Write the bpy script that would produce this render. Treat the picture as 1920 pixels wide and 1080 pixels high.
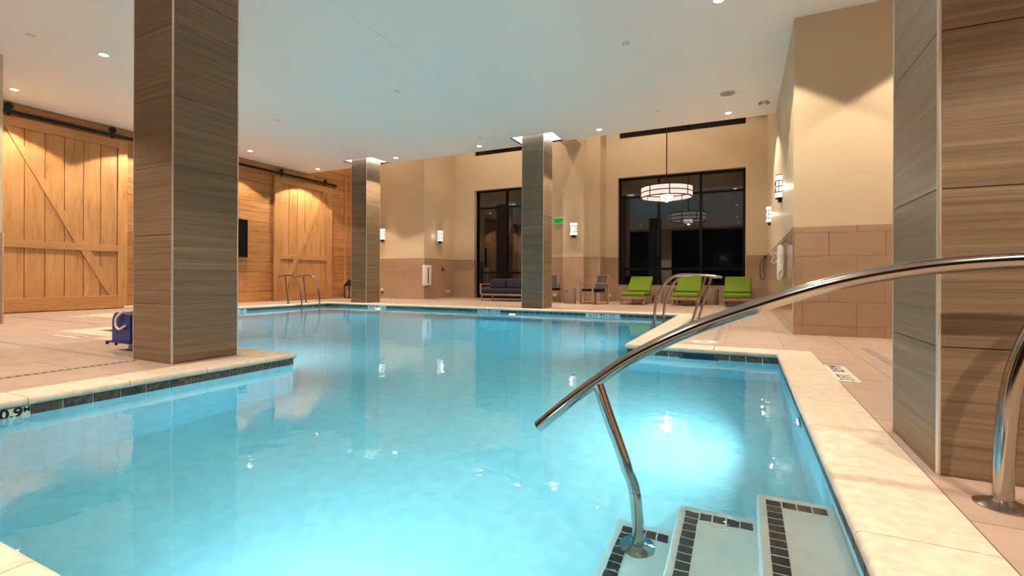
import bpy, bmesh, math, random
from mathutils import Vector, Matrix
random.seed(7)
for o in list(bpy.data.objects): bpy.data.objects.remove(o)
SC = bpy.context.scene
COL = SC.collection
R = math.radians

# ------------------------------------------------------------------ camera
CAM_H = .76
cd = bpy.data.cameras.new('camera'); cam = bpy.data.objects.new('camera', cd); COL.objects.link(cam)
cam.location = (0, 0, CAM_H)
YAW = R(25.7947); ROLL = .003589
cam.matrix_world = Matrix.Translation((0, 0, CAM_H)) @ Matrix.Rotation(YAW, 4, 'Z') @ Matrix.Rotation(R(90), 4, 'X') @ Matrix.Rotation(ROLL, 4, 'Z')
cd.sensor_width = 36; cd.lens = 36 * 898.0 / 1920; cd.shift_y = -18.3 / 1920
cd.clip_start = .02; cd.clip_end = 200
SC.camera = cam
# ------------------------------------------------------------------ world, exposure
w = bpy.data.worlds.new('night'); SC.world = w; w.use_nodes = True
w.node_tree.nodes['Background'].inputs[0].default_value = (.35, .45, .7, 1)
w.node_tree.nodes['Background'].inputs[1].default_value = .004
SC.view_settings.view_transform = 'Standard'; SC.view_settings.look = 'None'
SC.view_settings.gamma = 1; SC.view_settings.use_curve_mapping = False
SC.view_settings.exposure = -0.26
cy = SC.cycles
cy.use_denoising = True
cy.max_bounces = 10; cy.diffuse_bounces = 5; cy.glossy_bounces = 5; cy.transmission_bounces = 6; cy.transparent_max_bounces = 12
cy.volume_bounces = 0; cy.use_light_tree = False; cy.sample_clamp_indirect = 80; cy.caustics_reflective = False
WARM = (1, .83, .64); COOL = (.80, .90, 1); POOLC = (.97, .92, .98)
SPOT_W = 490; SCONCE_W = 9; POOL_W = 32; HIGH_W = 300

# ------------------------------------------------------------------ materials
def lin(c): return tuple(((x / 255) / 12.92 if x / 255 <= .04045 else ((x / 255 + .055) / 1.055) ** 2.4) for x in c)
class NT:
    def __init__(s, name):
        s.m = bpy.data.materials.new(name); s.m.use_nodes = True; s.t = s.m.node_tree; s.t.nodes.clear()
        s.out = s.n('ShaderNodeOutputMaterial')
    def n(s, t, **k):
        nd = s.t.nodes.new(t)
        for a, b in k.items(): setattr(nd, a, b)
        return nd
    def l(s, a, b): s.t.links.new(a, b)
MATS = {}
def plain(name, col, rough=.5, metal=0, spec=.5, var=0, noise=0, nscale=(6, 6, 6), bump=0, dark=None):
    t = NT(name); b = t.n('ShaderNodeBsdfPrincipled'); t.l(b.outputs[0], t.out.inputs[0])
    b.inputs['Base Color'].default_value = (*col, 1); b.inputs['Roughness'].default_value = rough
    b.inputs['Metallic'].default_value = metal; b.inputs['Specular IOR Level'].default_value = spec
    if noise or var or bump:
        tc = t.n('ShaderNodeTexCoord'); oi = t.n('ShaderNodeObjectInfo')
        mp = t.n('ShaderNodeMapping'); mp.inputs['Scale'].default_value = nscale; t.l(tc.outputs['Object'], mp.inputs[0])
        ad = t.n('ShaderNodeVectorMath', operation='ADD'); t.l(mp.outputs[0], ad.inputs[0])
        sc = t.n('ShaderNodeMath', operation='MULTIPLY'); sc.inputs[1].default_value = 37; t.l(oi.outputs['Random'], sc.inputs[0])
        t.l(sc.outputs[0], ad.inputs[1])
        nz = t.n('ShaderNodeTexNoise'); nz.inputs['Scale'].default_value = 1; nz.inputs['Detail'].default_value = 5; t.l(ad.outputs[0], nz.inputs[0])
        mx = t.n('ShaderNodeMix', data_type='RGBA')
        d = dark or tuple(c * (1 - noise) for c in col)
        mx.inputs['A'].default_value = (*d, 1); mx.inputs['B'].default_value = (*[min(1, c * (1 + noise * .5)) for c in col], 1)
        rp = t.n('ShaderNodeMapRange'); rp.inputs[1].default_value = .35; rp.inputs[2].default_value = .65; t.l(nz.outputs['Fac'], rp.inputs[0])
        t.l(rp.outputs[0], mx.inputs['Factor'])
        hs = t.n('ShaderNodeHueSaturation'); t.l(mx.outputs['Result'], hs.inputs['Color'])
        vr = t.n('ShaderNodeMapRange'); vr.inputs[3].default_value = 1 - var; vr.inputs[4].default_value = 1 + var; t.l(oi.outputs['Random'], vr.inputs[0])
        t.l(vr.outputs[0], hs.inputs['Value']); t.l(hs.outputs[0], b.inputs['Base Color'])
        if bump:
            bp = t.n('ShaderNodeBump'); bp.inputs['Strength'].default_value = bump; bp.inputs['Distance'].default_value = .01
            t.l(nz.outputs['Fac'], bp.inputs['Height']); t.l(bp.outputs[0], b.inputs['Normal'])
    MATS[name] = t.m; return t.m
def wood(name, cols, scale, rough=.5, var=.08, knots=0, fine=6.0, bump=.15):
    """streaky grain: stretched noise over object coordinates, shifted per piece"""
    t = NT(name); b = t.n('ShaderNodeBsdfPrincipled'); t.l(b.outputs[0], t.out.inputs[0])
    b.inputs['Roughness'].default_value = rough
    tc = t.n('ShaderNodeTexCoord'); oi = t.n('ShaderNodeObjectInfo')
    sc = t.n('ShaderNodeMath', operation='MULTIPLY'); sc.inputs[1].default_value = 91; t.l(oi.outputs['Random'], sc.inputs[0])
    def branch(mult, detail, dist):
        mp = t.n('ShaderNodeMapping'); mp.inputs['Scale'].default_value = tuple(s * mult for s in scale); t.l(tc.outputs['Object'], mp.inputs[0])
        ad = t.n('ShaderNodeVectorMath', operation='ADD'); t.l(mp.outputs[0], ad.inputs[0]); t.l(sc.outputs[0], ad.inputs[1])
        nz = t.n('ShaderNodeTexNoise'); nz.inputs['Scale'].default_value = 1; nz.inputs['Detail'].default_value = detail
        nz.inputs['Distortion'].default_value = dist; nz.inputs['Roughness'].default_value = .62; t.l(ad.outputs[0], nz.inputs[0]); return nz
    a = branch(1, 4, .6); c = branch(fine, 3, .1)
    mm = t.n('ShaderNodeMix', data_type='FLOAT'); mm.inputs['Factor'].default_value = .42
    t.l(a.outputs['Fac'], mm.inputs['A']); t.l(c.outputs['Fac'], mm.inputs['B'])
    rp = t.n('ShaderNodeValToRGB'); e = rp.color_ramp.elements
    pos = [.34, .47, .56, .68]
    e[0].position = pos[0]; e[0].color = (*cols[0], 1); e[1].position = pos[3]; e[1].color = (*cols[-1], 1)
    for k in range(1, len(cols) - 1):
        x = e.new(pos[0] + (pos[3] - pos[0]) * k / (len(cols) - 1)); x.color = (*cols[k], 1)
    t.l(mm.outputs['Result'], rp.inputs[0])
    hs = t.n('ShaderNodeHueSaturation'); t.l(rp.outputs[0], hs.inputs['Color'])
    vr = t.n('ShaderNodeMapRange'); vr.inputs[3].default_value = 1 - var; vr.inputs[4].default_value = 1 + var
    t.l(oi.outputs['Random'], vr.inputs[0]); t.l(vr.outputs[0], hs.inputs['Value']); t.l(hs.outputs[0], b.inputs['Base Color'])
    bp = t.n('ShaderNodeBump'); bp.inputs['Strength'].default_value = bump; bp.inputs['Distance'].default_value = .004
    t.l(c.outputs['Fac'], bp.inputs['Height']); t.l(bp.outputs[0], b.inputs['Normal'])
    MATS[name] = t.m; return t.m
def emit(name, col, s):
    t = NT(name); e = t.n('ShaderNodeEmission'); e.inputs[0].default_value = (*col, 1); e.inputs[1].default_value = s
    t.l(e.outputs[0], t.out.inputs[0]); MATS[name] = t.m; return t.m

plain('deck_tile', (.455, .335, .268), .42, noise=.10, var=.035, nscale=(3, 9, 9), bump=.05)
plain('grout', (.36, .26, .19), .8)
plain('coping', (.71, .61, .50), .5, noise=.07, var=.04, nscale=(22, 22, 22), bump=.3, dark=(.63, .52, .40))
plain('waterline_slate', (.11, .075, .048), .45, noise=.75, var=.25, nscale=(30, 30, 30), dark=(.018, .022, .02), bump=.3)
plain('plaster', (.65, .84, .885), .7, noise=.07, nscale=(11, 11, 11), bump=.15)
plain('step_plaster', (.80, .80, .76), .7, noise=.05, nscale=(12, 12, 12))
plain('step_tile', (.016, .012, .012), .25)
plain('marker_white', (.80, .78, .72), .35)
plain('marker_black', (.01, .01, .01), .4)
wood('column_wood', [(.09, .056, .032), (.15, .097, .057), (.20, .132, .077), (.27, .184, .11)], (.45, .45, 30), .42, .06, fine=3.5)
wood('oak_door', [(.32, .14, .042), (.44, .212, .072), (.49, .245, .09), (.55, .285, .112)], (9, 9, .9), .5, .07, fine=4)
wood('oak_rail', [(.32, .14, .042), (.44, .212, .072), (.49, .245, .09), (.55, .285, .112)], (9, .9, 9), .5, .05, fine=4)
wood('wall_wood', [(.22, .088, .025), (.38, .17, .055), (.455, .215, .075), (.53, .265, .105)], (5, .8, 15), .5, .13, fine=5)
wood('furniture_wood', [(.16, .095, .055), (.25, .155, .095), (.32, .205, .13), (.36, .24, .16)], (6, 6, 6), .5, .06)
wood('stool_wood', [(.13, .085, .06), (.22, .15, .105), (.27, .185, .13), (.31, .22, .16)], (14, 14, 1.2), .6, .08)
plain('paint_tan', (.60, .47, .315), .42, spec=.35)
plain('wall_tile', (.40, .265, .175), .16, noise=.05, var=.04, nscale=(2, 2, 9))
plain('ceiling_paint', (.88, .84, .795), .75)
plain('steel', (.42, .385, .35), .12, 1)
plain('steel_dull', (.45, .43, .41), .3, 1)
plain('trim_metal', (.78, .72, .65), .32, .9)
plain('black_metal', (.012, .011, .011), .4, .3)
plain('bronze_frame', (.006, .005, .0045), .5, spec=.15)
plain('navy', (.012, .008, .028), .85, noise=.15, nscale=(40, 40, 40))
plain('navy_piping', (.010, .008, .02), .85)
plain('lime', (.125, .20, .002), .8, noise=.08, nscale=(30, 30, 30))
plain('sling', (.07, .058, .052), .8, noise=.2, nscale=(80, 80, 80))
plain('black_cushion', (.006, .005, .007), .9, spec=.1)
plain('white_plastic', (.72, .68, .62), .35)
plain('blue_plastic', (.004, .018, .17), .35)
plain('skimmer_shade', (.006, .02, .05), .3)
plain('grey_plastic', (.35, .33, .31), .5)
plain('red_plastic', (.28, .01, .008), .4)
plain('drain', (.33, .27, .25), .5, .2)
plain('slot_dark', (.03, .022, .02), .8)
plain('screen', (.004, .004, .005), .12)
plain('candle', (.80, .62, .36), .6)
plain('exit_white', (.75, .72, .64), .4)
emit('exit_green', (.01, .62, .06), .8)
emit('lamp_lens', (1, .90, .76), 22)
emit('led_cool', (.76, .86, 1), 60)
emit('sconce_glass', (1, .87, .70), 1.9)
emit('pendant_shade', (1, .76, .63), 1.3)
emit('pendant_core', (1, .88, .74), 5)
emit('pool_lens', (.75, .93, 1), 40)
for k in ('exit_green', 'lamp_lens', 'pool_lens', 'sconce_glass', 'pendant_shade', 'pendant_core'): MATS[k].cycles.emission_sampling = 'NONE'   # tiny emitters; their lamps do the lighting
def glass_mat():
    t = NT('window_glass'); tr = t.n('ShaderNodeBsdfTransparent'); tr.inputs[0].default_value = (.55, .57, .6, 1)
    gl = t.n('ShaderNodeBsdfGlossy'); gl.inputs['Roughness'].default_value = 0; gl.inputs[0].default_value = (.9, .93, 1, 1)
    fr = t.n('ShaderNodeFresnel'); fr.inputs[0].default_value = 2.0
    mx = t.n('ShaderNodeMixShader'); t.l(fr.outputs[0], mx.inputs[0]); t.l(tr.outputs[0], mx.inputs[1]); t.l(gl.outputs[0], mx.inputs[2])
    t.l(mx.outputs[0], t.out.inputs[0]); MATS['glass'] = t.m
glass_mat()
def lantern_glass():
    t = NT('lantern_glass'); tr = t.n('ShaderNodeBsdfTransparent'); gl = t.n('ShaderNodeBsdfGlossy'); gl.inputs['Roughness'].default_value = .05
    fr = t.n('ShaderNodeFresnel'); fr.inputs[0].default_value = 1.4
    mx = t.n('ShaderNodeMixShader'); t.l(fr.outputs[0], mx.inputs[0]); t.l(tr.outputs[0], mx.inputs[1]); t.l(gl.outputs[0], mx.inputs[2])
    t.l(mx.outputs[0], t.out.inputs[0]); MATS['lantern_glass'] = t.m
lantern_glass()
def water_mat():
    t = NT('water'); gl = t.n('ShaderNodeBsdfGlass'); gl.inputs['Roughness'].default_value = 0; gl.inputs['IOR'].default_value = 1.333
    tc = t.n('ShaderNodeTexCoord')
    def nz(scale, det):
        mp = t.n('ShaderNodeMapping'); mp.inputs['Scale'].default_value = scale; t.l(tc.outputs['Object'], mp.inputs[0])
        n = t.n('ShaderNodeTexNoise'); n.inputs['Scale'].default_value = 1; n.inputs['Detail'].default_value = det; n.inputs['Distortion'].default_value = .8
        t.l(mp.outputs[0], n.inputs[0]); return n
    a = nz((1.6, 1.9, 1), 1.5); c = nz((7, 8, 1), 2)
    ad = t.n('ShaderNodeMath', operation='MULTIPLY_ADD'); ad.inputs[1].default_value = .28
    t.l(c.outputs['Fac'], ad.inputs[0]); t.l(a.outputs['Fac'], ad.inputs[2])
    bp = t.n('ShaderNodeBump'); bp.inputs['Strength'].default_value = .15; bp.inputs['Distance'].default_value = .02
    t.l(ad.outputs[0], bp.inputs['Height'])
    t.l(bp.outputs[0], gl.inputs['Normal'])
    t.l(gl.outputs[0], t.out.inputs['Surface'])
    va = t.n('ShaderNodeVolumeAbsorption'); va.inputs[0].default_value = (.0, .83, .95, 1); va.inputs[1].default_value = .40
    t.l(va.outputs[0], t.out.inputs['Volume'])
    MATS['water'] = t.m
water_mat()

# ------------------------------------------------------------------ mesh helpers
def link(name, me, mat, parent=None, loc=None, rot=None):
    o = bpy.data.objects.new(name, me); COL.objects.link(o)
    if mat and not me.materials: me.materials.append(MATS[mat] if isinstance(mat, str) else mat)
    if parent: o.parent = parent
    if loc is not None: o.location = loc
    if rot is not None: o.rotation_euler = rot
    return o
def tag(o, label=None, cat=None, group=None, kind=None):
    if label: o['label'] = label
    if cat: o['category'] = cat
    if group: o['group'] = group
    if kind: o['kind'] = kind
    return o
def thing(name, label, cat, loc=(0, 0, 0), rz=0, group=None, kind=None):
    o = bpy.data.objects.new(name, None); COL.objects.link(o); o.empty_display_size = .1
    o.location = loc; o.rotation_euler = (0, 0, rz)
    return tag(o, label, cat, group, kind)
class MB:
    def __init__(s): s.b = bmesh.new()
    def box(s, x0, x1, y0, y1, z0, z1, bev=0, seg=2, M=None):
        v = [s.b.verts.new(p) for p in ((x0, y0, z0), (x1, y0, z0), (x1, y1, z0), (x0, y1, z0), (x0, y0, z1), (x1, y0, z1), (x1, y1, z1), (x0, y1, z1))]
        fs = [s.b.faces.new([v[i] for i in q]) for q in ((3, 2, 1, 0), (4, 5, 6, 7), (0, 1, 5, 4), (1, 2, 6, 5), (2, 3, 7, 6), (3, 0, 4, 7))]
        if bev:
            ed = list({e for f in fs for e in f.edges})
            r = bmesh.ops.bevel(s.b, geom=ed, offset=bev, segments=seg, affect='EDGES', profile=.5)
            v = list({q for f in r['faces'] for q in f.verts} | {q for q in v if q.is_valid})
        if M is not None: bmesh.ops.transform(s.b, matrix=M, verts=[q for q in v if q.is_valid])
        return s
    def beam(s, p, q, wx, wz, up=(0, 0, 1), bev=0):
        """bar of section wx x wz from p to q"""
        p = Vector(p); q = Vector(q); d = q - p; L = d.length; d.normalize()
        u = Vector(up); x = d.cross(u).normalized(); z = x.cross(d)
        M = Matrix.Translation(p) @ Matrix((x, d, z)).transposed().to_4x4()
        return s.box(-wx / 2, wx / 2, 0, L, -wz / 2, wz / 2, bev, 1, M)
    def lathe(s, prof, n=24, c=(0, 0, 0), cap=True, a0=0, a1=2 * math.pi):
        full = abs(a1 - a0 - 2 * math.pi) < 1e-6
        m = n if full else n + 1; rings = []
        for r, z in prof:
            rings.append([s.b.verts.new((c[0] + r * math.cos(a0 + (a1 - a0) * i / n), c[1] + r * math.sin(a0 + (a1 - a0) * i / n), c[2] + z)) for i in range(m)])
        for A, B in zip(rings, rings[1:]):
            for i in range(n):
                j = (i + 1) % m; s.b.faces.new((A[i], A[j], B[j], B[i]))
        if cap:
            for k, ring in ((0, rings[0]), (1, rings[-1])):
                s.b.faces.new(ring if k else ring[::-1])
        return s
    def tube(s, pts, r, n=12, closed=False):
        pts = [Vector(p) for p in pts]; N = len(pts); rings = []
        t0 = (pts[1] - pts[0]).normalized(); nrm = t0.orthogonal().normalized()
        for i, p in enumerate(pts):
            t = ((pts[(i + 1) % N] if (closed or i < N - 1) else p) - (pts[i - 1] if (closed or i > 0) else p)).normalized()
            nrm = (nrm - t * nrm.dot(t)).normalized(); bn = t.cross(nrm)
            rr = r[i] if isinstance(r, (list, tuple)) else r
            rings.append([s.b.verts.new(p + (nrm * math.cos(2 * math.pi * k / n) + bn * math.sin(2 * math.pi * k / n)) * rr) for k in range(n)])
        for A, B in (list(zip(rings, rings[1:])) + ([(rings[-1], rings[0])] if closed else [])):
            for k in range(n): s.b.faces.new((A[k], A[(k + 1) % n], B[(k + 1) % n], B[k]))
        if not closed: s.b.faces.new(rings[0][::-1]); s.b.faces.new(rings[-1])
        return s
    def prism(s, poly, z0, z1):
        a = [s.b.verts.new((x, y, z0)) for x, y in poly]; c = [s.b.verts.new((x, y, z1)) for x, y in poly]; n = len(poly)
        s.b.faces.new(a[::-1]); s.b.faces.new(c)
        for i in range(n): s.b.faces.new((a[i], a[(i + 1) % n], c[(i + 1) % n], c[i]))
        return s
    def quad(s, *p): s.b.faces.new([s.b.verts.new(q) for q in p]); return s
    def mesh(s, name, smooth=False):
        bmesh.ops.recalc_face_normals(s.b, faces=s.b.faces)
        me = bpy.data.meshes.new(name); s.b.to_mesh(me); s.b.free()
        if smooth:
            for p in me.polygons: p.use_smooth = True
            if hasattr(me, 'set_sharp_from_angle'): me.set_sharp_from_angle(angle=R(40))
        return me
    def build(s, name, mat, parent=None, smooth=False, loc=None, rot=None):
        return link(name, s.mesh(name, smooth), mat, parent, loc, rot)
def spline(pts, n=8):
    """Catmull-Rom through points"""
    P = [Vector(p) for p in pts]; P = [P[0] * 2 - P[1]] + P + [P[-1] * 2 - P[-2]]; out = []
    for i in range(1, len(P) - 2):
        for k in range(n):
            t = k / n; a, b, c, d = P[i - 1:i + 3]
            out.append(.5 * ((2 * b) + (c - a) * t + (2 * a - 5 * b + 4 * c - d) * t * t + (3 * b - a - 3 * c + d) * t ** 3))
    out.append(P[-2]); return out
def sub(rects, hole):
    """subtract a rectangle from a list of rectangles (x0,x1,y0,y1)"""
    out = []; a0, a1, b0, b1 = hole
    for x0, x1, y0, y1 in rects:
        if a0 >= x1 - 1e-6 or a1 <= x0 + 1e-6 or b0 >= y1 - 1e-6 or b1 <= y0 + 1e-6: out.append((x0, x1, y0, y1)); continue
        if b0 > y0 + 1e-6: out.append((x0, x1, y0, b0))
        if b1 < y1 - 1e-6: out.append((x0, x1, b1, y1))
        c0, c1 = max(y0, b0), min(y1, b1)
        if a0 > x0 + 1e-6: out.append((x0, a0, c0, c1))
        if a1 < x1 - 1e-6: out.append((a1, x1, c0, c1))
    return out
CACHE = {}
def piece(name, size, mat, parent, loc, bev=0.0, rot=None):
    """box piece sharing mesh data between alike pieces"""
    key = (name, mat, bev) + tuple(round(s, 3) for s in size)
    if key not in CACHE:
        x, y, z = (s / 2 for s in size)
        CACHE[key] = MB().box(-x, x, -y, y, -z, z, bev, 1).mesh(name)
    return link(name, CACHE[key], mat, parent, loc, rot)
def text(name, s, size, mat, parent, M, ext=.0008, align='CENTER', bold=0):
    cu = bpy.data.curves.new(name, 'FONT'); cu.body = s; cu.size = size; cu.extrude = ext; cu.align_x = align; cu.align_y = 'CENTER'; cu.resolution_u = 3; cu.offset = bold
    o = bpy.data.objects.new(name, cu); COL.objects.link(o)
    dg = bpy.context.evaluated_depsgraph_get()
    me = bpy.data.meshes.new_from_object(o.evaluated_get(dg)); bpy.data.objects.remove(o); bpy.data.curves.remove(cu)
    me.materials.clear(); me.transform(M)
    return link(name, me, mat, parent)
def lamp(kind, name, parent, loc, energy, color, **k):
    d = bpy.data.lights.new(name, kind); d.energy = energy; d.color = color
    rot = k.pop('rot', None)
    for a, b in k.items(): setattr(d, a, b)
    o = bpy.data.objects.new(name, d); COL.objects.link(o); o.parent = parent; o.location = loc
    if rot: o.rotation_euler = rot
    return o

# ------------------------------------------------------------------ dimensions
ZC = 4.36            # low ceiling
ZH = 7.2             # high ceiling beyond the bulkhead
YB = 11.86           # bulkhead edge
XB = -13.62          # barn-door wall
YW = 16.0            # window wall
XR = .62             # right wall
YR = 7.63            # near face of right wall block
WZ = -.105           # water level
XL1, XR1, YN = -4.062, .335, .582        # near pool
XL2, XR2, YF = -11.5, -1.22, 10.8     # far pool
YNOTCH, YPEN, XM, YML, XJ, YJ = 5.6, 3.365, -6.95, 5.12, -9.4, 4.73
OUT = [(XR1, YN), (XR1, YNOTCH), (XR2, YNOTCH), (XR2, YF), (XL2, YF), (XL2, YML), (XJ, YML), (XJ, YJ), (XM, YJ), (XM, YPEN), (XL1, YPEN), (XL1, YN)]
POOL = [(XL1, XR1, YN, YNOTCH), (XM, XR2, YPEN, YF), (XJ, XR2, YJ, YF), (XL2, XR2, YML, YF)]
CW = .31             # coping width
SPA = (-8.36, -7.62, 3.56, 4.08)
COLS = {'l': (-5.1, -4.49, 2.47, 3.08), 'r': (.68, 1.29, 2.40, 3.02), 'c2': (-10.88, -10.27, 11.12, 11.73), 'c3': (-5.12, -4.52, 11.15, 11.76)}
def inside(x, y): return any(a < x < b and c < y < d for a, b, c, d in POOL)

# ------------------------------------------------------------------ floor with its tiles
fl = thing('floor', 'beige rectangular tiles paving the deck around the pool', 'floor', kind='structure')
holes = [(a - CW, b + CW, c - CW, d + CW) for a, b, c, d in POOL] + [(SPA[0] - CW, SPA[1] + CW, SPA[2] - CW, SPA[3] + CW)]
base = [(XB - .1, 4.6, -3.6, YW + .3)]
for a, b, c, d in POOL: base = sub(base, (a - .06, b + .06, c - .06, d + .06))
base = sub(base, (SPA[0] - .02, SPA[1] + .02, SPA[2] - .02, SPA[3] + .02))
m = MB()
for x0, x1, y0, y1 in base: m.box(x0, x1, y0, y1, -.30, -.052)
m.build('slab', 'grout', fl)
m = MB()
gb = base
for hh in holes: gb = sub(gb, hh)
for x0, x1, y0, y1 in gb: m.box(x0, x1, y0, y1, -.052, -.004)
m.build('grout_bed', 'grout', fl)
TX, TY, GAP = .61, 1.22, .005
solid = list(COLS.values()) + [(XR, 4.6, YR, YW + .3), (XB - .1, -10.25, 14.0, YW + .3), (-13.8, -10.83, -3.6, 3.4)]
def project(x, y, z=0):
    d = Vector((x, y, z - CAM_H)); F = Vector((-math.sin(YAW), math.cos(YAW), 0)); Rr = Vector((math.cos(YAW), math.sin(YAW), 0))
    wv = d.dot(F)
    if wv < .1: return None
    return 960 + 898 * d.dot(Rr) / wv, 521.7 - 898 * d.z / wv, wv
tl = []
ix = 0
x = XB
while x < 4.5:
    y = -3.5 - (TY / 2 if ix % 2 else 0)
    while y < YW:
        rs = [(max(x, XB), min(x + TX, 4.5), max(y, -3.5), min(y + TY, YW))]
        for hh in holes + solid: rs = sub(rs, hh)
        rs = [r for r in rs if r[1] - r[0] > .02 and r[3] - r[2] > .02]
        if rs:
            cx = sum(r[0] + r[1] for r in rs) / 2 / len(rs); cyy = sum(r[2] + r[3] for r in rs) / 2 / len(rs)
            p = project(cx, cyy)
            area = 0
            if p and -150 < p[0] < 2070 and p[1] < 1200:
                area = sum((r[1] - r[0]) * (r[3] - r[2]) for r in rs) / p[2] ** 3
            tl.append((area, rs))
        y += TY
    x += TX; ix += 1
tl.sort(key=lambda t: -t[0])
rest = MB()
for k, (area, rs) in enumerate(tl):
    tg = rest if k >= 285 or area == 0 else MB()
    cx = (min(r[0] for r in rs) + max(r[1] for r in rs)) / 2; cyy = (min(r[2] for r in rs) + max(r[3] for r in rs)) / 2
    own = tg is not rest
    if own and len(rs) == 1:
        r = rs[0]; piece('floor_tile', (r[1] - r[0] - GAP, r[3] - r[2] - GAP, .01), 'deck_tile', fl, (cx, cyy, -.005)); tg.b.free(); continue
    # cut tile: shave the grout gap only on the outline of the original tile
    X0, X1 = min(r[0] for r in rs), max(r[1] for r in rs); Y0, Y1 = min(r[2] for r in rs), max(r[3] for r in rs)
    ox, oy = (cx, cyy) if own else (0, 0)
    for r in rs:
        tg.box(r[0] - ox + (GAP / 2 if r[0] == X0 else 0), r[1] - ox - (GAP / 2 if r[1] == X1 else 0), r[2] - oy + (GAP / 2 if r[2] == Y0 else 0), r[3] - oy - (GAP / 2 if r[3] == Y1 else 0), -.01, 0)
    if own: tg.build('floor_tile', 'deck_tile', fl, loc=(cx, cyy, 0))
tag(rest.build('floor_tile_field', 'deck_tile', fl), kind='stuff')

# ------------------------------------------------------------------ pool
pool = thing('swimming_pool', 'large turquoise swimming pool with cream stone coping and dark waterline tiles', 'pool', kind='structure')
def zf(x, y):
    t = min(1, max(0, (x - XL1) / 3.1)); k = min(1, max(0, (y - 5.6) / 2)); return -1.30 + .24 * t - .45 * k * k * (3 - 2 * k)
xs = sorted({p[0] for p in OUT} | {XL1 + .5 * i for i in range(1, 9)} | {-11.5 + .75 * i for i in range(10)})
ys = sorted({p[1] for p in OUT} | {YN + .6 * i for i in range(1, 17)})
m = MB(); vv = {}
for i in range(len(xs) - 1):
    for j in range(len(ys) - 1):
        if inside((xs[i] + xs[i + 1]) / 2, (ys[j] + ys[j + 1]) / 2):
            q = []
            for X, Y in ((xs[i], ys[j]), (xs[i + 1], ys[j]), (xs[i + 1], ys[j + 1]), (xs[i], ys[j + 1])):
                if (X, Y) not in vv: vv[(X, Y)] = m.b.verts.new((X, Y, zf(X, Y)))
                q.append(vv[(X, Y)])
            m.b.faces.new(q)
me = m.mesh('pool_floor', True); link('pool_floor', me, 'plaster', pool)
N = len(OUT)
for i in range(N):
    (x0, y0), (x1, y1) = OUT[i], OUT[(i + 1) % N]
    lo, hi = (min(x0, x1), max(x0, x1)), (min(y0, y1), max(y0, y1))
    dx, dy = x1 - x0, y1 - y0; L = math.hypot(dx, dy); nx, ny = dy / L, -dx / L   # outward (outline runs counter-clockwise)
    T = .06
    a = [lo[0], lo[1], hi[0], hi[1]]
    q0, q1 = OUT[i - 1], OUT[(i + 2) % N]      # at a deck corner one wall gives way to the other
    if (x0 - q0[0]) * dy - (y0 - q0[1]) * dx < 0:
        if dx > 0: a[0] += T
        elif dx < 0: a[1] -= T
        elif dy > 0: a[2] += T
        else: a[3] -= T
    if nx > .5: a[1] += T
    if nx < -.5: a[0] -= T
    if ny > .5: a[3] += T
    if ny < -.5: a[2] -= T
    MB().box(*a, -2.0, -.052).build('pool_wall', 'plaster', pool)
# coping stones: bullnosed on the water side
def coping_stone(name, lx, ly, nose):
    """local: stone spans 0..lx, 0..ly; nose = set of sides ('x0','x1','y0','y1') that face the water"""
    key = ('cop', round(lx, 3), round(ly, 3), tuple(sorted(nose)))
    if key in CACHE: return CACHE[key]
    g = .0025; b = bmesh.new(); x0, x1, y0, y1 = g, lx - g, g, ly - g
    if 'x0' in nose: x0 = -.028
    if 'x1' in nose: x1 = lx + .028
    if 'y0' in nose: y0 = -.028
    if 'y1' in nose: y1 = ly + .028
    v = [b.verts.new(p) for p in ((x0, y0, -.05), (x1, y0, -.05), (x1, y1, -.05), (x0, y1, -.05), (x0, y0, 0), (x1, y0, 0), (x1, y1, 0), (x0, y1, 0))]
    for q in ((3, 2, 1, 0), (4, 5, 6, 7), (0, 1, 5, 4), (1, 2, 6, 5), (2, 3, 7, 6), (3, 0, 4, 7)): b.faces.new([v[i] for i in q])
    b.edges.ensure_lookup_table(); ed = []
    for e in b.edges:
        m_ = (e.verts[0].co + e.verts[1].co) / 2; horiz = abs(e.verts[0].co.z - e.verts[1].co.z) < 1e-6
        on = [n for n, c in (('x0', abs(m_.x - x0)), ('x1', abs(m_.x - x1)), ('y0', abs(m_.y - y0)), ('y1', abs(m_.y - y1))) if c < 1e-6]
        if horiz and any(n in nose for n in on): ed.append(e)
        elif not horiz and len([n for n in on if n in nose]) == 2: ed.append(e)
    bmesh.ops.bevel(b, geom=ed, offset=.021, segments=4, affect='EDGES', profile=.5)
    bmesh.ops.recalc_face_normals(b, faces=b.faces)
    me = bpy.data.meshes.new(name); b.to_mesh(me); b.free()
    for p in me.polygons: p.use_smooth = True
    me.set_sharp_from_angle(angle=R(35))
    CACHE[key] = me; return me
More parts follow.
